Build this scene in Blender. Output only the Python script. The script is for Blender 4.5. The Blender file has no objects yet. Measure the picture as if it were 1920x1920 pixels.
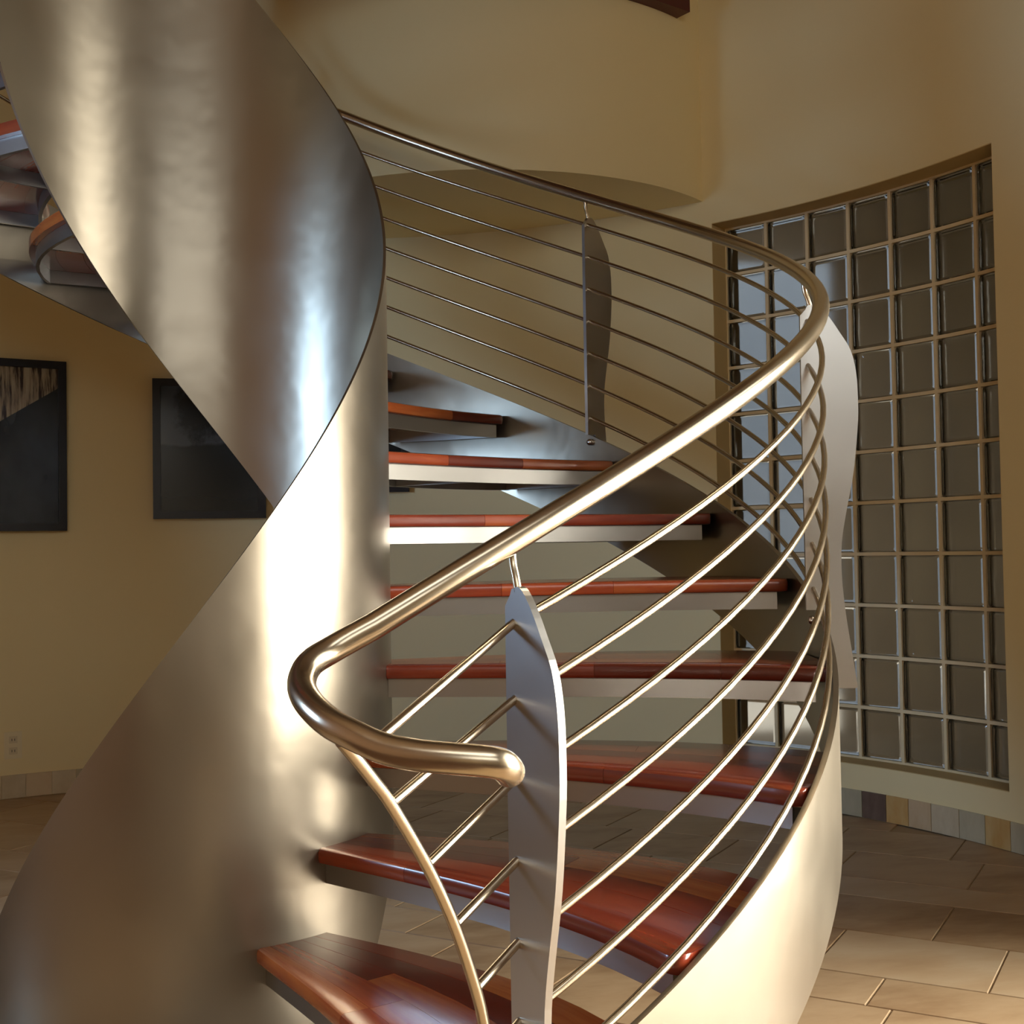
import bpy, math, random
from mathutils import Vector, Matrix, noise
random.seed(7)
sc = bpy.context.scene
col = sc.collection
D2R = math.pi / 180

# ------------------------------------------------------------------ camera
cam_d = bpy.data.cameras.new('camera')
cam = bpy.data.objects.new('camera', cam_d); col.objects.link(cam)
cam_d.sensor_fit = 'HORIZONTAL'; cam_d.sensor_width = 36.0
cam_d.lens = 2365.4 / 1920 * 36.0
cam_d.clip_start = 0.02; cam_d.clip_end = 200
_rt = Vector((0.96924847, -0.24554698, -0.01625092))
_up = Vector((0.00831777, -0.03331074, 0.99941043))
_fw = Vector((0.24594354, 0.9688122, 0.03024398))
m = Matrix.Identity(4)
for i in range(3):
    m[i][0] = _rt[i]; m[i][1] = _up[i]; m[i][2] = -_fw[i]
m.translation = (0, -3.27177, 1.03742)
cam.matrix_world = m
sc.camera = cam

# ------------------------------------------------------------------ world: pale overcast sky
w = bpy.data.worlds.new('sky'); sc.world = w; w.use_nodes = True
bg = w.node_tree.nodes['Background']
bg.inputs[0].default_value = (0.95, 0.98, 1.0, 1); bg.inputs[1].default_value = 1.0
w.cycles.sampling_method = 'NONE'

# daylight entering through the garden door (right wall), the window in the left wall and the clerestory, plus two added fills
def daylight(name, loc, rot, sx, sy, radiance, c):
    l = bpy.data.lights.new(name, 'AREA'); l.shape = 'RECTANGLE'; l.size = sx; l.size_y = sy
    l.energy = radiance * math.pi * sx * sy; l.color = c
    o = bpy.data.objects.new(name, l); col.objects.link(o); o.location = loc; o.rotation_euler = rot
    return o
daylight('daylight_door', (2.90, -1.95, 1.18), (0, math.pi / 2, 0), 2.2, 2.45, 12.6, (1.0, 0.94, 0.83))
daylight('daylight_window', (-2.88, 0.0, 1.70), (0, -math.pi / 2, 0), 1.15, 0.68, 11.0, (0.78, 0.90, 1.0))
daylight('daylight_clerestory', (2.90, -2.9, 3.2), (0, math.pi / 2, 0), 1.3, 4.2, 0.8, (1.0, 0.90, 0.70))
daylight('fill_front', (0, -6.42, 3.25), (-math.pi / 2, 0, math.pi), 4.7, 1.45, 0.5, (1.0, 0.94, 0.84))  # added fill from behind the camera, no known window there
daylight('fill_ceiling', (0, -4.5, 4.38), (0, 0, 0), 4.0, 2.2, 0.8, (1.0, 0.94, 0.84))  # added overhead fill for the back walls, no known skylight

vs = sc.view_settings
vs.view_transform = 'Standard'; vs.look = 'None'; vs.gamma = 1.0; vs.use_curve_mapping = False
vs.exposure = 1.42
cy = sc.cycles
cy.use_denoising = True
cy.caustics_reflective = False; cy.caustics_refractive = False
cy.sample_clamp_indirect = 6.0
cy.max_bounces = 8; cy.diffuse_bounces = 4; cy.glossy_bounces = 3; cy.transmission_bounces = 6
cy.use_adaptive_sampling = True; cy.adaptive_threshold = 0.03

# ------------------------------------------------------------------ materials
def new_mat(name):
    mt = bpy.data.materials.new(name); mt.use_nodes = True
    nt = mt.node_tree; b = nt.nodes['Principled BSDF']
    return mt, nt, b
def N(nt, typ, **kw):
    n = nt.nodes.new(typ)
    for k, v in kw.items(): setattr(n, k, v)
    return n
def ramp(nt, pts):
    r = N(nt, 'ShaderNodeValToRGB'); e = r.color_ramp.elements
    while len(e) > 1: e.remove(e[-1])
    e[0].position, e[0].color = pts[0][0], (*pts[0][1], 1)
    for p_, c_ in pts[1:]:
        x = e.new(p_); x.color = (*c_, 1)
    return r
def noise_node(nt, vec, scale, detail=3, rough=0.5):
    n = N(nt, 'ShaderNodeTexNoise'); n.inputs['Scale'].default_value = scale
    n.inputs['Detail'].default_value = detail; n.inputs['Roughness'].default_value = rough
    if vec is not None: nt.links.new(vec, n.inputs['Vector'])
    return n
def plain(name, c, rough=0.5, metal=0.0):
    mt, nt, b = new_mat(name)
    b.inputs['Base Color'].default_value = (*c, 1); b.inputs['Roughness'].default_value = rough
    b.inputs['Metallic'].default_value = metal
    return mt

def paint(name, c1, c2):
    mt, nt, b = new_mat(name)
    tc = N(nt, 'ShaderNodeTexCoord')
    n = noise_node(nt, tc.outputs['Object'], 1.3, 4)
    r = ramp(nt, [(0.3, c1), (0.7, c2)])
    nt.links.new(n.outputs['Fac'], r.inputs[0]); nt.links.new(r.outputs[0], b.inputs['Base Color'])
    b.inputs['Roughness'].default_value = 0.75
    f = noise_node(nt, tc.outputs['Object'], 160, 2)
    bp = N(nt, 'ShaderNodeBump'); bp.inputs['Strength'].default_value = 0.06; bp.inputs['Distance'].default_value = 0.004
    nt.links.new(f.outputs['Fac'], bp.inputs['Height']); nt.links.new(bp.outputs[0], b.inputs['Normal'])
    return mt
M_wall = paint('plaster_cream', (0.86, 0.72, 0.41), (0.88, 0.745, 0.435))
M_ceil = paint('dark_wood_ceiling', (0.30, 0.20, 0.12), (0.36, 0.25, 0.15))
M_panel = paint('brown_wall_panelling', (0.14, 0.08, 0.042), (0.18, 0.105, 0.058))
M_front = paint('tan_plaster', (0.70, 0.59, 0.40), (0.74, 0.63, 0.44))
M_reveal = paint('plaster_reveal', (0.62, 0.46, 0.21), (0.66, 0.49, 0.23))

def steel(name, c, r0, r1, scale, dent=0.0):
    mt, nt, b = new_mat(name)
    tc = N(nt, 'ShaderNodeTexCoord')
    n = noise_node(nt, tc.outputs['Object'], scale * 0.6, 2, 0.5)
    mr = N(nt, 'ShaderNodeMapRange'); mr.interpolation_type = 'SMOOTHSTEP'; mr.inputs[1].default_value = 0.15; mr.inputs[2].default_value = 0.85
    mr.inputs[3].default_value = r0; mr.inputs[4].default_value = r1
    nt.links.new(n.outputs['Fac'], mr.inputs[0]); nt.links.new(mr.outputs[0], b.inputs['Roughness'])
    b.inputs['Base Color'].default_value = (*c, 1)
    b.inputs['Metallic'].default_value = 1.0
    if dent:
        n3 = noise_node(nt, tc.outputs['Object'], 7.0, 2)
        bp = N(nt, 'ShaderNodeBump'); bp.inputs['Strength'].default_value = dent; bp.inputs['Distance'].default_value = 0.01
        nt.links.new(n3.outputs['Fac'], bp.inputs['Height']); nt.links.new(bp.outputs[0], b.inputs['Normal'])
    return mt
M_plate = steel('brushed_steel_plate', (0.315, 0.275, 0.22), 0.29, 0.37, 6.0, 0.22)
M_tube = steel('satin_steel_tube', (0.54, 0.455, 0.345), 0.20, 0.26, 9.0)
M_flat = steel('satin_steel_flat', (0.38, 0.37, 0.355), 0.30, 0.36, 9.0)
M_post = steel('satin_steel_post', (0.48, 0.47, 0.46), 0.28, 0.33, 9.0)
M_bolt = steel('steel_bolt', (0.55, 0.54, 0.53), 0.2, 0.25, 9.0)

def wood():
    mt, nt, b = new_mat('red_hardwood')
    uv = N(nt, 'ShaderNodeUVMap'); oi = N(nt, 'ShaderNodeObjectInfo')
    mp = N(nt, 'ShaderNodeMapping'); mp.inputs['Scale'].default_value = (1.6, 26, 1)
    nt.links.new(uv.outputs[0], mp.inputs[0])
    mul = N(nt, 'ShaderNodeMath', operation='MULTIPLY'); mul.inputs[1].default_value = 37.0
    nt.links.new(oi.outputs['Random'], mul.inputs[0])
    cb = N(nt, 'ShaderNodeCombineXYZ'); nt.links.new(mul.outputs[0], cb.inputs[0]); nt.links.new(mul.outputs[0], cb.inputs[1])
    nt.links.new(cb.outputs[0], mp.inputs['Location'])
    n = noise_node(nt, mp.outputs[0], 2.2, 5, 0.6)
    add = N(nt, 'ShaderNodeMath', operation='MULTIPLY_ADD'); add.inputs[1].default_value = 0.55
    nt.links.new(n.outputs['Fac'], add.inputs[0])
    m2 = N(nt, 'ShaderNodeMath', operation='MULTIPLY'); m2.inputs[1].default_value = 0.62
    nt.links.new(oi.outputs['Random'], m2.inputs[0]); nt.links.new(m2.outputs[0], add.inputs[2])
    r = ramp(nt, [(0.12, (0.070, 0.010, 0.006)), (0.42, (0.185, 0.025, 0.010)), (0.68, (0.33, 0.056, 0.017)), (0.92, (0.52, 0.15, 0.033))])
    nt.links.new(add.outputs[0], r.inputs[0]); nt.links.new(r.outputs[0], b.inputs['Base Color'])
    b.inputs['Roughness'].default_value = 0.24
    b.inputs['Coat Weight'].default_value = 0.5; b.inputs['Coat Roughness'].default_value = 0.10
    return mt
M_wood = wood()
M_beam = plain('dark_red_beam', (0.085, 0.012, 0.010), 0.45)

def stone(name, cols, rough=0.45, scale=3.0):
    mt, nt, b = new_mat(name)
    tc = N(nt, 'ShaderNodeTexCoord'); oi = N(nt, 'ShaderNodeObjectInfo')
    va = N(nt, 'ShaderNodeVectorMath', operation='ADD')
    mul = N(nt, 'ShaderNodeMath', operation='MULTIPLY'); mul.inputs[1].default_value = 61.0
    nt.links.new(oi.outputs['Random'], mul.inputs[0])
    nt.links.new(tc.outputs['Object'], va.inputs[0]); nt.links.new(mul.outputs[0], va.inputs[1])
    mp = N(nt, 'ShaderNodeMapping'); mp.inputs['Rotation'].default_value = (0, 0, 0.75); mp.inputs['Scale'].default_value = (1, 2.6, 1)
    nt.links.new(va.outputs[0], mp.inputs[0])
    n = noise_node(nt, mp.outputs[0], scale, 6, 0.62)
    ad = N(nt, 'ShaderNodeMath', operation='MULTIPLY_ADD'); ad.inputs[1].default_value = 0.28
    sub = N(nt, 'ShaderNodeMath', operation='SUBTRACT'); sub.inputs[1].default_value = 0.14
    nt.links.new(oi.outputs['Random'], ad.inputs[0]); nt.links.new(n.outputs['Fac'], sub.inputs[0]); nt.links.new(sub.outputs[0], ad.inputs[2])
    r = ramp(nt, cols); nt.links.new(ad.outputs[0], r.inputs[0]); nt.links.new(r.outputs[0], b.inputs['Base Color'])
    b.inputs['Roughness'].default_value = rough
    bp = N(nt, 'ShaderNodeBump'); bp.inputs['Strength'].default_value = 0.08; bp.inputs['Distance'].default_value = 0.004
    nt.links.new(n.outputs['Fac'], bp.inputs['Height']); nt.links.new(bp.outputs[0], b.inputs['Normal'])
    return mt
M_tile = stone('travertine_tile', [(0.25, (0.29, 0.175, 0.09)), (0.45, (0.40, 0.27, 0.155)), (0.62, (0.45, 0.315, 0.19)), (0.8, (0.50, 0.38, 0.25))])
M_dfloor = plain('dark_timber_floor', (0.085, 0.042, 0.022), 0.35)
M_grout = plain('floor_grout', (0.36, 0.25, 0.14), 0.8)
BB = {
    'cream': stone('stone_cream', [(0.3, (0.55, 0.44, 0.28)), (0.7, (0.66, 0.55, 0.38))], 0.5, 9),
    'peach': stone('stone_peach', [(0.3, (0.60, 0.42, 0.24)), (0.7, (0.68, 0.53, 0.34))], 0.5, 9),
    'ochre': stone('stone_ochre', [(0.3, (0.58, 0.33, 0.10)), (0.7, (0.66, 0.46, 0.20))], 0.5, 9),
    'brown': stone('stone_brown', [(0.3, (0.13, 0.075, 0.05)), (0.7, (0.21, 0.13, 0.09))], 0.5, 9),
    'grey': stone('stone_grey_green', [(0.3, (0.44, 0.38, 0.25)), (0.7, (0.54, 0.47, 0.32))], 0.5, 9)}
M_mortar = plain('glass_block_mortar', (0.82, 0.68, 0.43), 0.8)
def glass_block_mat():
    mt, nt, b = new_mat('glass_block')
    b.inputs['Base Color'].default_value = (0.86, 0.86, 0.80, 1)
    b.inputs['Roughness'].default_value = 0.10
    b.inputs['Transmission Weight'].default_value = 1.0; b.inputs['IOR'].default_value = 1.48
    return mt
M_gblock = glass_block_mat()
def pane_mat(name, tint):
    mt, nt, b = new_mat(name); nt.nodes.remove(b)
    out = nt.nodes['Material Output']
    t = N(nt, 'ShaderNodeBsdfTransparent'); t.inputs[0].default_value = (*tint, 1)
    g = N(nt, 'ShaderNodeBsdfGlossy'); g.inputs['Roughness'].default_value = 0.02
    fr = N(nt, 'ShaderNodeFresnel'); fr.inputs[0].default_value = 1.45
    mx = N(nt, 'ShaderNodeMixShader')
    nt.links.new(fr.outputs[0], mx.inputs[0]); nt.links.new(t.outputs[0], mx.inputs[1]); nt.links.new(g.outputs[0], mx.inputs[2])
    nt.links.new(mx.outputs[0], out.inputs[0])
    return mt
M_pane = pane_mat('clear_pane', (0.97, 0.97, 0.95))
M_pane_b = pane_mat('pale_blue_pane', (0.72, 0.84, 0.97))
M_frame_w = plain('window_frame_wood', (0.20, 0.10, 0.05), 0.5)
M_black = plain('black_picture_frame', (0.008, 0.007, 0.009), 0.35)
M_plate_w = plain('cream_plastic', (0.84, 0.73, 0.49), 0.4)
M_socket = plain('socket_plastic', (0.72, 0.61, 0.40), 0.4)
M_slot = plain('socket_slot', (0.03, 0.03, 0.03), 0.6)
M_ground = plain('patio_concrete', (0.62, 0.55, 0.46), 0.9)
M_shade_wall = paint('shade_wall_render', (0.20, 0.15, 0.095), (0.25, 0.19, 0.12))
M_bwall = paint('pale_blue_render', (0.11, 0.14, 0.19), (0.15, 0.18, 0.23))

# ------------------------------------------------------------------ mesh helpers
def P(r, a, z):                      # a in radians, 0 = towards the camera side, growing anticlockwise
    return (r * math.sin(a), -r * math.cos(a), z)
class MB:
    def __init__(s): s.v = []; s.f = []; s.uv = None
    def box(s, x0, x1, y0, y1, z0, z1):
        b = len(s.v)
        s.v += [(x, y, z) for z in (z0, z1) for y in (y0, y1) for x in (x0, x1)]
        s.f += [tuple(b + i for i in q) for q in ((0, 2, 3, 1), (4, 5, 7, 6), (0, 1, 5, 4), (2, 6, 7, 3), (0, 4, 6, 2), (1, 3, 7, 5))]
    def obox(s, c, ax, ay, az, hx, hy, hz):          # oriented box from axes and half sizes
        b = len(s.v); c = Vector(c); ax = Vector(ax); ay = Vector(ay); az = Vector(az)
        for k in (-1, 1):
            for j in (-1, 1):
                for i in (-1, 1): s.v.append(tuple(c + ax * hx * i + ay * hy * j + az * hz * k))
        s.f += [tuple(b + i for i in q) for q in ((0, 2, 3, 1), (4, 5, 7, 6), (0, 1, 5, 4), (2, 6, 7, 3), (0, 4, 6, 2), (1, 3, 7, 5))]
    def sweep(s, rings, closed_ring=True, caps=True):   # rings: list of equal-length point lists
        b = len(s.v); n = len(rings[0])
        for r in rings: s.v += [tuple(q) for q in r]
        for i in range(len(rings) - 1):
            for j in range(n if closed_ring else n - 1):
                k = (j + 1) % n
                s.f.append((b + i * n + j, b + i * n + k, b + (i + 1) * n + k, b + (i + 1) * n + j))
        if caps:
            s.f.append(tuple(b + j for j in reversed(range(n))))
            e = b + (len(rings) - 1) * n
            s.f.append(tuple(e + j for j in range(n)))
    def cbox(s, r0, r1, a0, a1, z0, z1, step=1.5):
        n = max(1, int(round(abs(a1 - a0) / step)))
        s.sweep([[P(r0, a, z0), P(r1, a, z0), P(r1, a, z1), P(r0, a, z1)]
                 for a in ((a0 + (a1 - a0) * i / n) * D2R for i in range(n + 1))])
    def tube(s, pts, rad, n=14, taper=None, cap=True):
        pts = [Vector(q) for q in pts]
        t0 = (pts[1] - pts[0]).normalized()
        u = t0.orthogonal().normalized(); rings = []
        T = []
        for i in range(len(pts)):
            a = pts[max(i - 1, 0)]; c = pts[min(i + 1, len(pts) - 1)]; T.append((c - a).normalized())
        def ring(c, t, u, r):
            w_ = t.cross(u).normalized()
            return [c + (u * math.cos(2 * math.pi * k / n) + w_ * math.sin(2 * math.pi * k / n)) * r for k in range(n)]
        us = []
        for i in range(len(pts)):
            u = (u - T[i] * u.dot(T[i])).normalized(); us.append(u.copy())
        R = (lambda i: rad) if taper is None else (lambda i: taper[i])
        if cap:
            for h in (0.98, 0.85, 0.6, 0.3):
                rings.append(ring(pts[0] - T[0] * R(0) * h * 0.8, T[0], us[0], R(0) * math.sqrt(1 - h * h)))
        for i in range(len(pts)): rings.append(ring(pts[i], T[i], us[i], R(i)))
        if cap:
            for h in (0.3, 0.6, 0.85, 0.98):
                rings.append(ring(pts[-1] + T[-1] * R(-1) * h * 0.8, T[-1], us[-1], R(-1) * math.sqrt(1 - h * h)))
        s.sweep(rings)
    def build(s, name, mat, parent=None, smooth=None, uv=None):
        me = bpy.data.meshes.new(name); me.from_pydata(s.v, [], s.f); me.validate(); me.update()
        if uv is not None:
            l = me.uv_layers.new(name='UVMap')
            for lp in me.loops: l.data[lp.index].uv = uv[lp.vertex_index]
        if mat: me.materials.append(mat)
        if smooth is not None:
            me.shade_smooth(); me.set_sharp_from_angle(angle=smooth * D2R)
        import bmesh
        bm = bmesh.new(); bm.from_mesh(me); bmesh.ops.recalc_face_normals(bm, faces=bm.faces); bm.to_mesh(me); bm.free()
        o = bpy.data.objects.new(name, me); col.objects.link(o)
        if parent is not None: o.parent = parent
        return o
def tag(o, label=None, cat=None, group=None, kind=None):
    if label: o['label'] = label
    if cat: o['category'] = cat
    if group: o['group'] = group
    if kind: o['kind'] = kind
    return o
def struct(o): o['kind'] = 'structure'; return o
def empty(name, loc=(0, 0, 0)):
    o = bpy.data.objects.new(name, None); col.objects.link(o); o.location = loc; o.empty_display_size = 0.1
    return o
def smooth_path(pts, sub=6):          # Catmull-Rom
    pts = [Vector(q) for q in pts]; out = []
    for i in range(len(pts) - 1):
        p0 = pts[max(i - 1, 0)]; p1 = pts[i]; p2 = pts[i + 1]; p3 = pts[min(i + 2, len(pts) - 1)]
        for k in range(sub):
            t = k / sub
            out.append(0.5 * ((2 * p1) + (p2 - p0) * t + (2 * p0 - 5 * p1 + 4 * p2 - p3) * t * t + (3 * p1 - p0 - 3 * p2 + p3) * t ** 3))
    out.append(pts[-1]); return out

# ================================================================== THE ROOM
RW = 2.70; HC = 4.2
W1A, W1B, W1Z0, W1Z1 = 99.88, 127.6, 0.195, 2.405
# curved tower wall around the stair, with the glass block opening
b = MB()
b.cbox(RW, RW + 0.25, 90, W1A, 0, HC); b.cbox(RW, RW + 0.25, W1B, 214, 0, HC)
b.cbox(RW, RW + 0.25, W1A, W1B, 0, W1Z0); b.cbox(RW, RW + 0.25, W1A, W1B, W1Z1, HC)
wall_back = struct(b.build('wall_back', M_wall, smooth=35))
b = MB(); b.cbox(RW, RW + 0.25, 214, 262, 0, HC)
struct(b.build('wall_panelled', M_panel, smooth=35))
DY0, DY1, DZ1 = -3.2, -0.7, 2.35
CY0, CY1, CZ0, CZ1 = -5.05, -0.75, 2.52, 3.88
b = MB(); b.box(RW, RW + 0.25, DY1, 0, 0, CZ0); b.box(RW, RW + 0.25, -6.2, DY0, 0, CZ0); b.box(RW, RW + 0.25, DY0, DY1, DZ1, CZ0)
b.box(RW, RW + 0.25, CY1, 0, CZ0, HC); b.box(RW, RW + 0.25, -6.2, CY0, CZ0, HC); b.box(RW, RW + 0.25, CY0, CY1, CZ1, HC)
wall_right = struct(b.build('wall_right', M_wall))
LY0, LY1, LZ0, LZ1 = -0.37, 0.36, 1.1, 2.3
XL = -2.675
b = MB(); b.box(XL - 0.25, XL, LY1, 0.39, 0, HC); b.box(XL - 0.25, XL, -6.2, LY0, 0, HC)
b.box(XL - 0.25, XL, LY0, LY1, 0, LZ0); b.box(XL - 0.25, XL, LY0, LY1, LZ1, HC)
wall_left = struct(b.build('wall_left', M_panel))
GX, GZ0, GZ1 = 2.4, 2.5, 4.0
b = MB(); b.box(-RW - 0.25, -GX, -6.45, -6.2, 0, HC); b.box(GX, RW + 0.25, -6.45, -6.2, 0, HC)
b.box(-GX, GX, -6.45, -6.2, 0, GZ0); b.box(-GX, GX, -6.45, -6.2, GZ1, HC)
wall_front = struct(b.build('wall_front', M_front))
b = MB(); b.box(-3.1, 3.1, -3.4, 3.1, HC, HC + 0.2); b.box(-3.1, 3.1, -6.6, -5.6, HC, HC + 0.2); b.box(-3.1, -2.0, -5.6, -3.4, HC, HC + 0.2); b.box(2.0, 3.1, -5.6, -3.4, HC, HC + 0.2)
ceiling = struct(b.build('ceiling', M_ceil))
# rounded upper bay that overhangs the back of the tower, with its soffit
cx, cyy, rb = 1.35, 2.54, 1.15
arc = []
for i in range(361):
    a = i * D2R; q = (cx + rb * math.cos(a), cyy + rb * math.sin(a))
    if math.hypot(*q) < RW + 0.03: arc.append((a, q))
k0 = max(range(len(arc)), key=lambda i: (arc[i][0] - arc[i - 1][0]) % (2 * math.pi))
poly = [q for a, q in arc[k0:] + arc[:k0]]
e0 = math.atan2(poly[0][0], -poly[0][1]); e1 = math.atan2(poly[-1][0], -poly[-1][1])
for i in range(1, 30):
    a = e1 + (e0 - e1) * i / 30; poly.append((RW * 1.012 * math.sin(a), -RW * 1.012 * math.cos(a)))
b = MB(); n = len(poly)
b.v = [(x, y, 2.505) for x, y in poly] + [(x, y, HC) for x, y in poly]
b.f = [tuple(range(n))] + [tuple(range(n, 2 * n))] + [(i, (i + 1) % n, n + (i + 1) % n, n + i) for i in range(n)]
struct(b.build('wall_upper', M_wall, smooth=35))

# floor slab (grout) and stone tiles laid diagonally
b = MB(); b.box(-2.95, 2.95, -6.45, 2.95, -0.12, -0.004)
floor = struct(b.build('floor', M_grout))
U = Vector((0.732, -0.681, 0)); V = Vector((0.681, 0.732, 0))
rows = []; v = -4.2
hs = [0.345, 0.20, 0.345]
edges = [0.70]
k = 0
vv = 0.70
while vv < 4.3: vv += [0.345, 0.345, 0.20][k % 3]; edges.append(vv); k += 1
k = 0; vv = 0.70
while vv > -3.6: vv -= [0.20, 0.345, 0.345][k % 3]; edges.insert(0, vv); k += 1
known = {0.70: 1.354, 1.045: 1.577, 0.50: 1.532, 0.155: 0.84}
i3 = edges.index(0.70)
ti = 0
for r_ in range(len(edges) - 1):
    v0, v1 = edges[r_], edges[r_ + 1]
    s0 = next((u for kk, u in known.items() if abs(kk - v0) < 0.01), random.uniform(0, 0.6))
    L = 0.411 if (v1 - v0) > 0.3 else 0.62
    if abs(v0 - 0.155) < 0.01: L = 0.375
    u = s0 - 12 * L
    while u < 4.2:
        c = U * (u + L / 2) + V * ((v0 + v1) / 2)
        rr = math.hypot(c.x, c.y)
        inside = (c.y > 0 and rr < RW + 0.12) or (c.y <= 0 and abs(c.x) < RW + 0.1 and c.y > -2.6 and not (c.x < 0.35 and c.y < -1.15))
        if inside:
            g = 0.0018
            b = MB(); hx = L / 2 - g; hy = (v1 - v0) / 2 - g; ch = 0.002
            ring = lambda z, ins: [c + U * sx * (hx - ins) + V * sy * (hy - ins) + Vector((0, 0, z)) for sx, sy in ((-1, -1), (1, -1), (1, 1), (-1, 1))]
            b.sweep([ring(-0.006, 0), ring(-ch, 0), ring(0, ch)])
            b.build('floor_tile', M_tile, floor); ti += 1
        u += L
# dark timber floor of the sitting area in front of the stair (behind and left of the camera)
b = MB(); b.box(-2.67, 2.69, -6.19, -2.95, -0.004, -0.001); b.box(-2.67, 0.0, -2.95, -1.45, -0.0039, -0.0011)
struct(b.build('floor_timber', M_dfloor))

# stone tile skirting along the curved wall
b = MB(); b.cbox(RW - 0.007, RW + 0.01, 90, 262, 0.0, 0.099)
base = struct(b.build('baseboard_back', M_mortar, smooth=35))
seq = {113.78: 'grey', 111.45: 'brown', 109.3: 'peach', 107.12: 'ochre', 104.45: 'cream', 102.0: 'grey', 99.62: 'ochre'}
bounds = [90.4, 92.6, 95.0, 97.3, 99.62, 102.0, 104.45, 107.12, 109.3, 111.45, 113.78, 116.1]
names_b = ['cream', 'peach', 'cream', 'grey', 'ochre', 'grey', 'cream', 'peach', 'ochre', 'brown', 'grey']
a = 116.1
while a < 257:
    wd = random.choice([2.1, 2.2, 2.3, 4.2]); bounds.append(a + wd)
    names_b.append(random.choice(['cream', 'cream', 'peach', 'peach', 'ochre', 'grey', 'cream', 'brown' if a < 150 else 'cream'])); a += wd
for i in range(len(names_b)):
    b = MB(); b.cbox(RW - 0.013, RW - 0.006, bounds[i] + 0.03, bounds[i + 1] - 0.03, 0.002, 0.101, 0.8)
    b.build('skirting_tile', BB[names_b[i]], base)

# glass block window
RG = 2.815; TG = 0.055; NCOL, NROW = 7, 11
da = (W1B - W1A) / NCOL; mj = 0.0065
b = MB()
for i in range(NCOL + 1):
    a = W1A + da * i; h = mj / RG / D2R
    b.cbox(RG - 0.001, RG + TG - 0.004, max(a - h, W1A), min(a + h, W1B), W1Z0 + 0.002, W1Z1 - 0.002)
for j in range(NROW + 1):
    z = 0.2 + 0.2 * j
    b.cbox(RG - 0.0015, RG + TG - 0.0035, W1A, W1B, max(z - mj, W1Z0), min(z + mj, W1Z1))
window1 = struct(b.build('window_1', M_mortar, smooth=35))
tag(window1, 'tall curved window of glass blocks in pale mortar')
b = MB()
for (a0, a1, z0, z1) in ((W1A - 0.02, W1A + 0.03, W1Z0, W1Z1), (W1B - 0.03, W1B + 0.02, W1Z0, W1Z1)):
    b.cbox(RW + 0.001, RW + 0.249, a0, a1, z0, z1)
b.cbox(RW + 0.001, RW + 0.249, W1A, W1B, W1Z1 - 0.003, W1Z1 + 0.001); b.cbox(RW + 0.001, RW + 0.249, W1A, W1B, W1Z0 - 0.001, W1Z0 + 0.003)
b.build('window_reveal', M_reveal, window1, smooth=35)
def glass_block_mesh():
    # pillow-edged block, local x = tangent, y = radial outwards, z up, centred
    hw = (da * D2R * (RG + TG / 2)) / 2 - mj - 0.0008; hh = 0.1 - mj - 0.0008; hd = TG / 2
    b = MB(); rings = []
    for y, ins in ((-hd, 0.010), (-hd + 0.003, 0.004), (-hd + 0.010, 0.0), (hd - 0.010, 0.0), (hd - 0.003, 0.004), (hd, 0.010)):
        ring = []
        w_, h_ = hw - ins, hh - ins; rc = 0.008
        for sx, sz, a0 in ((1, 1, 0), (-1, 1, 90), (-1, -1, 180), (1, -1, 270)):
            for q in (0, 45, 90):
                t = (a0 + q) * D2R
                ring.append((sx * (w_ - rc) + rc * math.cos(t), y, sz * (h_ - rc) + rc * math.sin(t)))
        rings.append(ring)
    b.sweep(rings)
    return b
proto = glass_block_mesh().build('glass_block', M_gblock, window1, smooth=18)
first = True
for i in range(NCOL):
    for j in range(NROW):
        o = proto if first else proto.copy()
        if not first: col.objects.link(o)
        first = False
        a = (W1A + da * (i + 0.5)) * D2R
        o.location = P(RG + TG / 2, a, 0.3 + 0.2 * j)
        # local y -> radial outwards (sin a, -cos a)
        o.rotation_euler = (0, 0, math.atan2(-math.cos(a), math.sin(a)) - math.pi / 2)

# garden door in the right wall (out of frame, source of the daylight)
b = MB()
for y in (DY0, (DY0 + DY1) / 2 - 0.04, DY1 - 0.08): b.box(RW + 0.08, RW + 0.15, y, y + 0.08, 0, DZ1)
b.box(RW + 0.081, RW + 0.149, DY0, DY1, DZ1 - 0.08, DZ1); b.box(RW + 0.081, RW + 0.149, DY0, DY1, 0.0, 0.10)
door1 = struct(b.build('door_1', M_frame_w))
for y0, y1 in ((DY0 + 0.08, (DY0 + DY1) / 2 - 0.04), ((DY0 + DY1) / 2 + 0.04, DY1 - 0.08)):
    b = MB(); b.box(RW + 0.112, RW + 0.118, y0, y1, 0.10, DZ1 - 0.08); b.build('pane', M_pane, door1)
# window in the left wall (out of frame)
b = MB()
for y in (LY0, LY1 - 0.06): b.box(XL - 0.15, XL - 0.08, y, y + 0.06, LZ0, LZ1)
b.box(XL - 0.149, XL - 0.081, LY0, LY1, LZ1 - 0.06, LZ1); b.box(XL - 0.149, XL - 0.081, LY0, LY1, LZ0, LZ0 + 0.06)
win2 = struct(b.build('window_2', M_frame_w))
b = MB(); b.box(XL - 0.118, XL - 0.112, LY0 + 0.06, LY1 - 0.06, LZ0 + 0.06, LZ1 - 0.06); b.build('pane', M_pane_b, win2)

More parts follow.
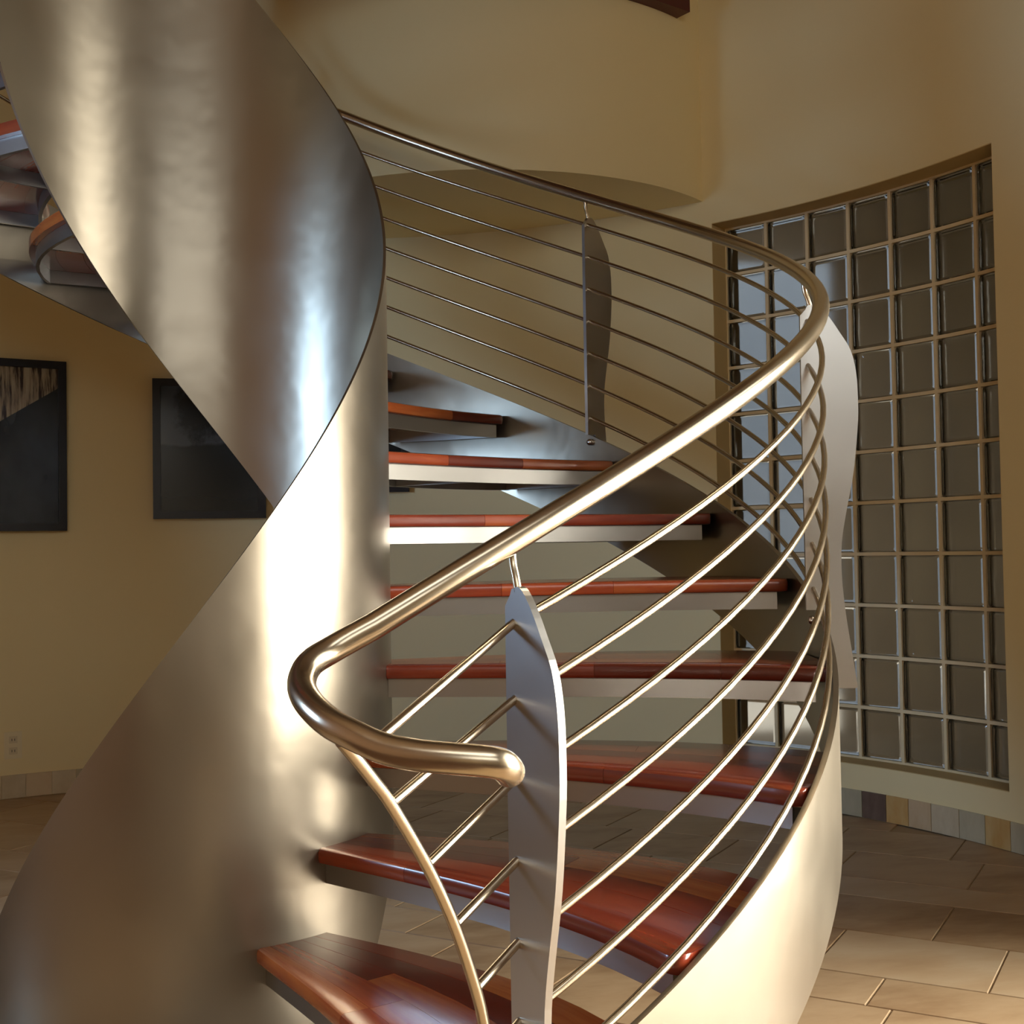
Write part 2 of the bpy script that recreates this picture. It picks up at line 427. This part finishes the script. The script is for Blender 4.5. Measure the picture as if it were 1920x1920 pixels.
# high window band above the garden door (out of frame)
b = MB(); stp = (CY1 - CY0 - 0.07) / 4
for i in range(5): b.box(RW + 0.08, RW + 0.15, CY0 + i * stp, CY0 + 0.07 + i * stp, CZ0, CZ1)
b.box(RW + 0.081, RW + 0.149, CY0, CY1, CZ0, CZ0 + 0.07); b.box(RW + 0.081, RW + 0.149, CY0, CY1, CZ1 - 0.07, CZ1)
win3 = struct(b.build('window_3', M_frame_w))
for i in range(4):
    b = MB(); y0 = CY0 + 0.07 + i * stp; b.box(RW + 0.112, RW + 0.118, y0, y0 + stp - 0.07, CZ0 + 0.07, CZ1 - 0.07); b.build('pane', M_pane, win3)

# made-up skylight behind the camera, an opening for the added ceiling fill
b = MB()
for x in (-2.0, -0.035, 1.93): b.box(x, x + 0.07, -5.6, -3.4, HC + 0.06, HC + 0.12)
b.box(-2.0, 2.0, -5.6, -5.53, HC + 0.061, HC + 0.119); b.box(-2.0, 2.0, -3.47, -3.4, HC + 0.061, HC + 0.119)
fill_win_ceiling = struct(b.build('fill_window_ceiling', M_frame_w))
for x in (-1.93, 0.035): 
    b = MB(); b.box(x, x + 1.895, -5.53, -3.47, HC + 0.087, HC + 0.093); b.build('pane', M_pane, fill_win_ceiling)
# made-up high window behind the camera, an opening for the added front fill
b = MB()
for i in range(5): b.box(-GX + i * (2 * GX - 0.07) / 4, -GX + 0.07 + i * (2 * GX - 0.07) / 4, -6.36, -6.29, GZ0, GZ1)
b.box(-GX, GX, -6.359, -6.291, GZ0, GZ0 + 0.07); b.box(-GX, GX, -6.359, -6.291, GZ1 - 0.07, GZ1)
fill_win_front = struct(b.build('fill_window_front', M_frame_w))
for i in range(4):
    b = MB(); x0 = -GX + 0.07 + i * (2 * GX - 0.07) / 4; b.box(x0, x0 + (2 * GX - 0.07) / 4 - 0.07, -6.328, -6.322, GZ0 + 0.07, GZ1 - 0.07); b.build('pane', M_pane, fill_win_front)

# outside: paving, and an added dark enclosure shading the view through the blocks
b = MB(); b.box(-30, 30, -30, 30, -0.30, -0.13)
struct(b.build('ground', M_ground))
def slab(pa, pb, z0, z1, th, mat, name):
    A_ = Vector((*pa, 0)); B_ = Vector((*pb, 0)); dd = (B_ - A_).normalized(); nn = Vector((-dd.y, dd.x, 0))
    b = MB(); b.obox((A_ + B_) / 2 + Vector((0, 0, (z0 + z1) / 2)), dd, nn, (0, 0, 1), (B_ - A_).length / 2, th / 2, (z1 - z0) / 2)
    return struct(b.build(name, mat))
slab((3.90, 3.80), (5.85, 1.3), -0.13, 2.8, 0.12, M_shade_wall, 'wall_shade')
slab((5.85, 1.42), (5.85, 0.02), -0.13, 2.8, 0.12, M_shade_wall, 'wall_shade_end')
slab((5.91, 0.08), (2.96, 0.08), -0.13, 2.8, 0.12, M_shade_wall, 'wall_shade_front')
b = MB(); n0 = 24
pl = [P(2.955, (90 + 75 * i / n0) * D2R, 0)[:2] for i in range(n0 + 1)] + [(0.9, 3.8), (3.75, 3.95), (6.1, 1.4), (6.1, 0.0)]
n = len(pl)
b.v = [(x, y, 2.8) for x, y in pl] + [(x, y, 2.95) for x, y in pl]
b.f = [tuple(range(n)), tuple(range(n, 2 * n))] + [(i, (i + 1) % n, n + (i + 1) % n, n + i) for i in range(n)]
struct(b.build('roof_shade', M_shade_wall))  # added roof, keeps sky light off the wall behind the blocks
b = MB(); b.v = [(x, y, -0.125) for x, y in pl] + [(x, y, -0.10) for x, y in pl]; b.f = [tuple(range(n)), tuple(range(n, 2 * n))] + [(i, (i + 1) % n, n + (i + 1) % n, n + i) for i in range(n)]
struct(b.build('floor_shade', M_shade_wall))
slab((-1.0, 6.0), (7.5, 6.0), -0.13, 4.6, 0.15, M_bwall, 'wall_backdrop')  # added backdrop, dims the sky seen through the blocks

# ================================================================== STAIRCASE
RI, RO, RIS = 0.4945, 1.5658, 0.19
DTH, TH1 = 0.30883, 0.26030
NA, NB, EX, BA, BB_ = 0.09413, -0.15147, 0.35113, 0.18373, -0.27700
def hz(th, off, s): return RIS + off + RIS / DTH * ((th - TH1) + s * (th - 120 * D2R))
def inner_top(t): return hz(t, 0.9318, 0.0480)
def inner_bot(t): return hz(t, -0.5055, 0.0480)
def outer_top(t): return hz(t, 0.0845, 0.0690)
def outer_bot(t): return hz(t, -0.2520, 0.0690)
HP = [0.049179396526822135, -0.3738452386412241, 1.0236558339234993, -1.195731732913675, 1.6951746508699224, 0.7913398233716578]
def rail_z(t):
    x = t / D2R / 100; r = 0.0
    for c in HP: r = r * x + c
    return r
RR = 1.547
A_END = 282
stair = empty('spiral_staircase', (0, 0, 0))
tag(stair, 'brushed steel spiral staircase with red wooden treads and curved tube railing', 'staircase')

def helical_plate(name, r0, r1, zb, zt, a0, a1, step, mat):
    b = MB(); rings = []
    n = int((a1 - a0) / step)
    for i in range(n + 1):
        a = (a0 + (a1 - a0) * i / n) * D2R
        lo = max(zb(a), 0.0); hi = max(zt(a), lo + 0.004)
        rings.append([P(r0, a, lo), P(r1, a, lo), P(r1, a, hi), P(r0, a, hi)])
    b.sweep(rings)
    return b.build(name, mat, stair, smooth=50)
o = helical_plate('inner_stringer', RI - 0.007, RI, inner_bot, inner_top, -78, A_END + 20, 1.5, M_plate)
o['label'] = 'tall twisted steel ribbon forming the inner stringer'
o = helical_plate('outer_stringer', RO - 0.012, RO, outer_bot, outer_top, 9, A_END, 1.5, M_plate)
o['label'] = 'shallow curved steel plate carrying the outer tread ends'

REND = RO - 0.018; WT = 0.035; ST = 0.045
def th_off(k): return {9: -1.2, 10: -3.8, 11: -6.5}.get(k, -7.5 if k > 11 else 0.0) * D2R
def th_n(k, r):
    u = r - RI; t = TH1 + (k - 1) * DTH + th_off(k) + NA * u + NB * u * u
    rc = 0.035; e = r - (REND - rc)
    if e > 0: t += (rc - math.sqrt(max(rc * rc - e * e, 0))) / r
    return t
def th_b(k, r):
    u = r - RI; return TH1 + (k - 1) * DTH + th_off(k) + EX + BA * u + BB_ * u * u
def strip(k, ra, rb_, prof, nr):
    rings = []; uv = []
    rs = [ra + (rb_ - ra) * i / nr for i in range(nr + 1)]
    if rb_ > REND - 0.001: rs = sorted(rs + [REND - 0.03, REND - 0.02, REND - 0.011, REND - 0.005, REND - 0.002])
    for r in rs:
        tn, tb = th_n(k, r), th_b(k, r)
        ring = []
        for f, m_, z in prof:
            ring.append(P(r, tn + f * (tb - tn) + m_ / r, z)); uv.append((r, f * 0.3 + m_ + z * 0.6))
        rings.append(ring)
    b = MB(); b.sweep(rings); return b, uv
NT = 15
for k in range(1, NT + 1):
    top = k * RIS; bot = top - WT
    r0 = RI + 0.0005
    core = [(0, 0.012, top - 0.006), (0, 0.012, bot + 0.004), (1, -0.004, bot + 0.004), (1, -0.004, top - 0.006)]
    bm_, uv = strip(k, r0, REND - 0.012, core, 10)
    tread = bm_.build('tread', M_wood, stair, smooth=35, uv=uv)
    fr = [0, 0.17, 0.38, 0.59, 0.80, 1.0]
    for s_ in range(5):
        f0, f1 = fr[s_], fr[s_ + 1]; g = 0.0004
        if s_ == 0:
            q = 0.009
            prof = [(f1, -g, top), (0, q, top), (0, q * 0.3, top - q * 0.3), (0, 0, top - q), (0, 0, bot + q), (0, q * 0.3, bot + q * 0.3), (0, q, bot), (f1, -g, bot)]
        else:
            m1 = -g if s_ < 4 else 0
            prof = [(f1, m1, top), (f0, g, top), (f0, g, bot), (f1, m1, bot)]
        cuts = [r0] + sorted(random.uniform(RI + 0.2, REND - 0.2) for _ in range(2 if s_ == 0 else 1)) + [REND]
        if s_ == 0 and cuts[2] - cuts[1] < 0.2: cuts[2] = min(cuts[1] + 0.3, REND - 0.15)
        for c_ in range(len(cuts) - 1):
            bm_, uv = strip(k, cuts[c_] + (g if c_ else 0), cuts[c_ + 1] - (g if c_ < len(cuts) - 2 else 0), prof, 7)
            bm_.build('board', M_wood, tread, smooth=35, uv=uv)
    sb = bot - 0.0005; sl = sb - ST; re = REND - 0.03
    b = MB()
    for f, ma, mb in ((0, 0.020, 0.032), (1, -0.034, -0.022)):
        b_, _ = strip(k, r0, re, [(f, ma, sb), (f, mb, sb), (f, mb, sl), (f, ma, sl)], 12)
        o_ = len(b.v); b.v += b_.v; b.f += [tuple(i + o_ for i in q) for q in b_.f]
    for r in (re - 0.012, 0.5 * (re + RI)):
        t0 = th_n(k, r) + 0.033 / r; t1 = th_b(k, r) - 0.035 / r
        b.cbox(r, r + 0.011, t0 / D2R, t1 / D2R, sl + 0.001, sb, 3)
    b.build('tread_support', M_flat, tread, smooth=35)

# handrail with the return loop at its lower end
LOOP = [(0.1861, -1.5358, 0.9070), (0.152, -1.5585, 0.8893), (0.1376, -1.5955, 0.8677), (0.1411, -1.6502, 0.8493), (0.1606, -1.7062, 0.8306), (0.186, -1.7432, 0.8181),
        (0.2185, -1.7717, 0.8045), (0.2539, -1.796, 0.798), (0.2903, -1.8154, 0.7953), (0.3266, -1.8297, 0.7924), (0.3464, -1.8294, 0.7881), (0.3578, -1.8166, 0.7804), (0.3650, -1.8010, 0.7730)]
pts = [P(RR, a * D2R, rail_z(a * D2R)) for a in [9 + 2.5 * i for i in range(int((A_END - 9) / 2.5))]]
path = [Vector(q) for q in reversed(pts)] + smooth_path([pts[0]] + LOOP, 5)[1:]
b = MB(); b.tube(path, 0.019, 20)
o = b.build('handrail', M_tube, stair, smooth=50)
o['label'] = 'round satin steel handrail curling back into a loop at its lower end'
# end bar that gathers the rods below the loop
BAR = [(0.1734, -1.7294, 0.8091), (0.1932, -1.7078, 0.784), (0.2182, -1.6822, 0.7507), (0.2432, -1.6565, 0.7155), (0.2982, -1.6056, 0.6214), (0.3412, -1.5723, 0.529),
       (0.3751, -1.5469, 0.4311), (0.3876, -1.5381, 0.3793), (0.3955, -1.5334, 0.329), (0.3998, -1.5275, 0.271), (0.403, -1.523, 0.13), (0.404, -1.521, 0.0)]
b = MB(); b.tube(smooth_path(BAR, 5), 0.0085, 14, cap=False)
b.build('end_bar', M_tube, stair, smooth=50)
# rods
G0, GS = 0.10306, 0.11018
corr = [-0.008, -0.009, -0.013, -0.022, -0.029, -0.033, -0.037]
def rod_z(i, t):
    w_ = max(0.0, min(1.0, (80 - t / D2R) / (80 - 17.3)))
    return hz(t, 0.9106 - G0 - i * GS, 0.0732) + corr[i] * w_
ends = [BAR[1], BAR[3], BAR[4], BAR[5], BAR[6], BAR[8], (0.4014, -1.5255, 0.21)]
for i in range(7):
    A17 = 17.3
    body = [P(RR, a * D2R, rod_z(i, a * D2R)) for a in [A17 + 2.5 * j for j in range(int((A_END - A17) / 2.5))]]
    p0 = Vector(body[0]); d0 = (Vector(body[0]) - Vector(body[1])).normalized(); e = Vector(ends[i])
    L = (e - p0).length
    c1 = p0 + d0 * L * 0.45; c2 = e + (c1 - e) * 0.45
    lead = [e + (p0 - e) * (q / 6) for q in range(6)]
    b = MB(); b.tube(lead + [Vector(q) for q in body], 0.0068, 10, cap=False)
    b.build('rail_rod', M_tube, stair, smooth=50)
# blade posts
OUT = [(0.016, -0.060), (0.030, -0.066), (0.053, -0.10), (0.079, -0.14), (0.105, -0.185), (0.117, -0.24), (0.120, -0.30), (0.119, -0.36), (0.110, -0.45), (0.101, -0.51),
       (0.085, -0.585), (0.072, -0.66), (0.070, -0.74), (0.077, -0.83), (0.089, -0.92), (0.103, -1.02)]
OUTS = [(q.x, q.y) for q in smooth_path([Vector((x, z, 0)) for x, z in [(0.016, -0.068), (0.030, -0.074)] + OUT[2:]], 3)]
for k in range(6):
    a = (17.2, 74.0, 121.7, 174.0, 226.0, 278.0)[k]
    t = a * D2R; h = rail_z(t)
    st = outer_top(t) - h + 0.003
    prof = [(0.0005, -0.072), (-0.004, -0.081), (-0.018, -0.097), (-0.019, -0.35), (-0.018, st), (RO - RR + 0.001, st), (RO - RR + 0.001, -1.02)] + list(reversed([(x, max(z, -h + 0.002)) for x, z in OUTS]))
    prof = [(x, max(z, -h + 0.002)) for x, z in prof]
    er = Vector((math.sin(t), -math.cos(t), 0)); et = Vector((math.cos(t), math.sin(t), 0))
    rings = []
    for s_, ins in ((-0.006, 0), (0.006, 0)):
        rings.append([er * (RR + x) + et * s_ + Vector((0, 0, h + z)) for x, z in prof])
    b = MB(); b.sweep(rings)
    post = b.build('railing_post', M_post, stair)
    post['label'] = 'leaf shaped flat steel railing post'
    nk = [er * (RR + x) + Vector((0, 0, h + z)) for x, z in ((0.010, -0.076), (0.004, -0.055), (-0.003, -0.036), (-0.006, -0.012))]
    b = MB(); b.tube(smooth_path(nk, 4), 0.0062, 10, cap=False); b.build('rail_bracket', M_tube, post, smooth=50)
    zb = outer_top(t) - 0.022
    c0 = er * (RO - 0.012)
    b = MB(); b.tube([c0 + Vector((0, 0, zb)) + er * 0.002, c0 - er * 0.006 + Vector((0, 0, zb)), c0 - er * 0.012 + Vector((0, 0, zb))], 0.011, 12)
    b.build('bolt', M_bolt, post, smooth=50)

# ================================================================== THINGS ON THE WALL
def art_mat_branches():
    mt, nt, bs = new_mat('photo_print_branches')
    uv = N(nt, 'ShaderNodeUVMap'); sp = N(nt, 'ShaderNodeSeparateXYZ'); nt.links.new(uv.outputs[0], sp.inputs[0])
    # pale wedge above a falling diagonal
    f = N(nt, 'ShaderNodeMath', operation='MULTIPLY_ADD'); f.inputs[1].default_value = -0.42
    nt.links.new(sp.outputs[0], f.inputs[0]); nt.links.new(sp.outputs[1], f.inputs[2])      # v - .42u
    msk = N(nt, 'ShaderNodeMath', operation='GREATER_THAN'); msk.inputs[1].default_value = 0.455
    nt.links.new(f.outputs[0], msk.inputs[0])
    mp = N(nt, 'ShaderNodeMapping'); mp.inputs['Rotation'].default_value = (0, 0, 0.55); mp.inputs['Scale'].default_value = (9, 1.2, 1)
    nt.links.new(uv.outputs[0], mp.inputs[0])
    n = noise_node(nt, mp.outputs[0], 2.4, 4, 0.6)
    r1 = ramp(nt, [(0.42, (0.035, 0.022, 0.018)), (0.52, (0.30, 0.25, 0.18)), (0.62, (0.42, 0.37, 0.27))]); nt.links.new(n.outputs['Fac'], r1.inputs[0])
    n2 = noise_node(nt, uv.outputs[0], 2.2, 3)
    r2 = ramp(nt, [(0.35, (0.010, 0.013, 0.015)), (0.7, (0.030, 0.036, 0.042))]); nt.links.new(n2.outputs['Fac'], r2.inputs[0])
    mx = N(nt, 'ShaderNodeMix', data_type='RGBA'); nt.links.new(msk.outputs[0], mx.inputs[0])
    nt.links.new(r2.outputs[0], mx.inputs[6]); nt.links.new(r1.outputs[0], mx.inputs[7])
    nt.links.new(mx.outputs[2], bs.inputs['Base Color']); bs.inputs['Roughness'].default_value = 0.25
    return mt
def art_mat_landscape():
    mt, nt, bs = new_mat('photo_print_landscape')
    uv = N(nt, 'ShaderNodeUVMap'); sp = N(nt, 'ShaderNodeSeparateXYZ'); nt.links.new(uv.outputs[0], sp.inputs[0])
    n = noise_node(nt, uv.outputs[0], 2.0, 2)
    w_ = N(nt, 'ShaderNodeMath', operation='MULTIPLY_ADD'); w_.inputs[1].default_value = 0.16
    nt.links.new(n.outputs['Fac'], w_.inputs[0]); nt.links.new(sp.outputs[1], w_.inputs[2])
    r = ramp(nt, [(0.0, (0.010, 0.012, 0.012)), (0.60, (0.017, 0.021, 0.021)), (0.62, (0.085, 0.10, 0.115)), (0.74, (0.075, 0.09, 0.105)), (1.0, (0.05, 0.062, 0.075))])
    nt.links.new(w_.outputs[0], r.inputs[0])
    n2 = noise_node(nt, uv.outputs[0], 7.0, 5, 0.65)
    vx = N(nt, 'ShaderNodeVectorMath', operation='DISTANCE'); vx.inputs[1].default_value = (0.42, 0.82, 0)
    nt.links.new(uv.outputs[0], vx.inputs[0])
    s1 = N(nt, 'ShaderNodeMath', operation='MULTIPLY_ADD'); s1.inputs[1].default_value = 0.42; nt.links.new(n2.outputs['Fac'], s1.inputs[0]); nt.links.new(vx.outputs['Value'], s1.inputs[2])
    ms = N(nt, 'ShaderNodeMapRange'); ms.inputs[1].default_value = 0.40; ms.inputs[2].default_value = 0.52; ms.inputs[3].default_value = 1; ms.inputs[4].default_value = 0
    nt.links.new(s1.outputs[0], ms.inputs[0])
    mx = N(nt, 'ShaderNodeMix', data_type='RGBA'); nt.links.new(ms.outputs[0], mx.inputs[0]); nt.links.new(r.outputs[0], mx.inputs[6])
    mx.inputs[7].default_value = (0.012, 0.015, 0.017, 1)
    nt.links.new(mx.outputs[2], bs.inputs['Base Color']); bs.inputs['Roughness'].default_value = 0.22
    return mt
def picture(label, a0, a1, z0, z1, art, fw_=0.034):
    ac = (a0 + a1) / 2 * D2R; half = (a1 - a0) / 2 * D2R
    er = Vector((math.sin(ac), -math.cos(ac), 0)); rt = -Vector((math.cos(ac), math.sin(ac), 0)); up = Vector((0, 0, 1))
    hw = (RW - 0.03) * math.sin(half); hh = (z1 - z0) / 2
    rc = RW * math.cos(half) - 0.016
    c = er * rc; c.z = (z0 + z1) / 2
    root = empty('framed_picture', (c.x, c.y, z0)); 
    tag(root, label, 'picture', 'framed photographs on the curved wall')
    off = Vector((c.x, c.y, z0))
    def part(name, b, mat, uv=None):
        b.v = [tuple(Vector(q) - off) for q in b.v]; return b.build(name, mat, root, uv=uv)
    b = MB()
    for sx in (-1, 1): b.obox(c + rt * sx * (hw - fw_ / 2), rt, er, up, fw_ / 2, 0.015, hh)
    for sz in (-1, 1): b.obox(c + up * sz * (hh - fw_ / 2), rt, er, up, hw - fw_, 0.015, fw_ / 2)
    part('frame', b, M_black)
    b = MB(); d = er * -0.002
    b.obox(c + d, rt, er, up, hw - fw_, 0.004, hh - fw_)
    uv = []
    for q in b.v:
        r_ = Vector(q) - c; uv.append((0.5 + 0.5 * r_.dot(rt) / (hw - fw_), 0.5 + 0.5 * r_.z / (hh - fw_)))
    part('photo_print', b, art, uv)
picture('black framed photo with pale branches, left of the other dark picture', 191.55, 202.6, 1.155, 1.905, art_mat_branches())
A2 = art_mat_landscape()
picture('black framed dark landscape photo half hidden behind the steel ribbon', 172.85, 183.65, 1.205, 1.845, A2)
picture('black framed picture whose bottom corner shows between the treads', 158.65, 168.8, 1.315, 1.86, A2, 0.034)

# power outlet low on the wall
ac = 196.35 * D2R; er = Vector((math.sin(ac), -math.cos(ac), 0)); rt = -Vector((math.cos(ac), math.sin(ac), 0)); up = Vector((0, 0, 1))
root = empty('power_outlet', er * RW + Vector((0, 0, 0.17))); off = er * RW + Vector((0, 0, 0.17))
tag(root, 'cream wall outlet plate low on the curved wall', 'outlet')
def pp(name, c, hx, hy, hz_, mat, parent):
    b = MB(); b.obox(Vector(c) - off, rt, er, up, hx, hy, hz_); return b.build(name, mat, parent)
c = er * (RW - 0.003) + Vector((0, 0, 0.228))
pp('cover_plate', c, 0.036, 0.003, 0.058, M_plate_w, root)
for sz in (-1, 1):
    s_ = pp('socket', c - er * 0.0035 + up * 0.024 * sz, 0.017, 0.002, 0.015, M_socket, root)
    for sx in (-1, 1): pp('slot', c - er * 0.0056 + up * 0.024 * sz + rt * sx * 0.006, 0.0012, 0.0006, 0.005, M_slot, s_)

# dark red beam at the top of the tower
bd = Vector((-0.923, -0.384, 0)); bn = Vector((-0.384, 0.923, 0)) ; E = Vector((2.0, 1.50, 3.235))
b = MB(); b.obox(E + bd * 1.0 + bn * 0.06 + Vector((0, 0, 0.13)), bd, bn, (0, 0, 1), 1.0, 0.06, 0.13)
tag(b.build('ceiling_beam', M_beam), 'dark red wooden beam end at the top of the wall', 'beam')
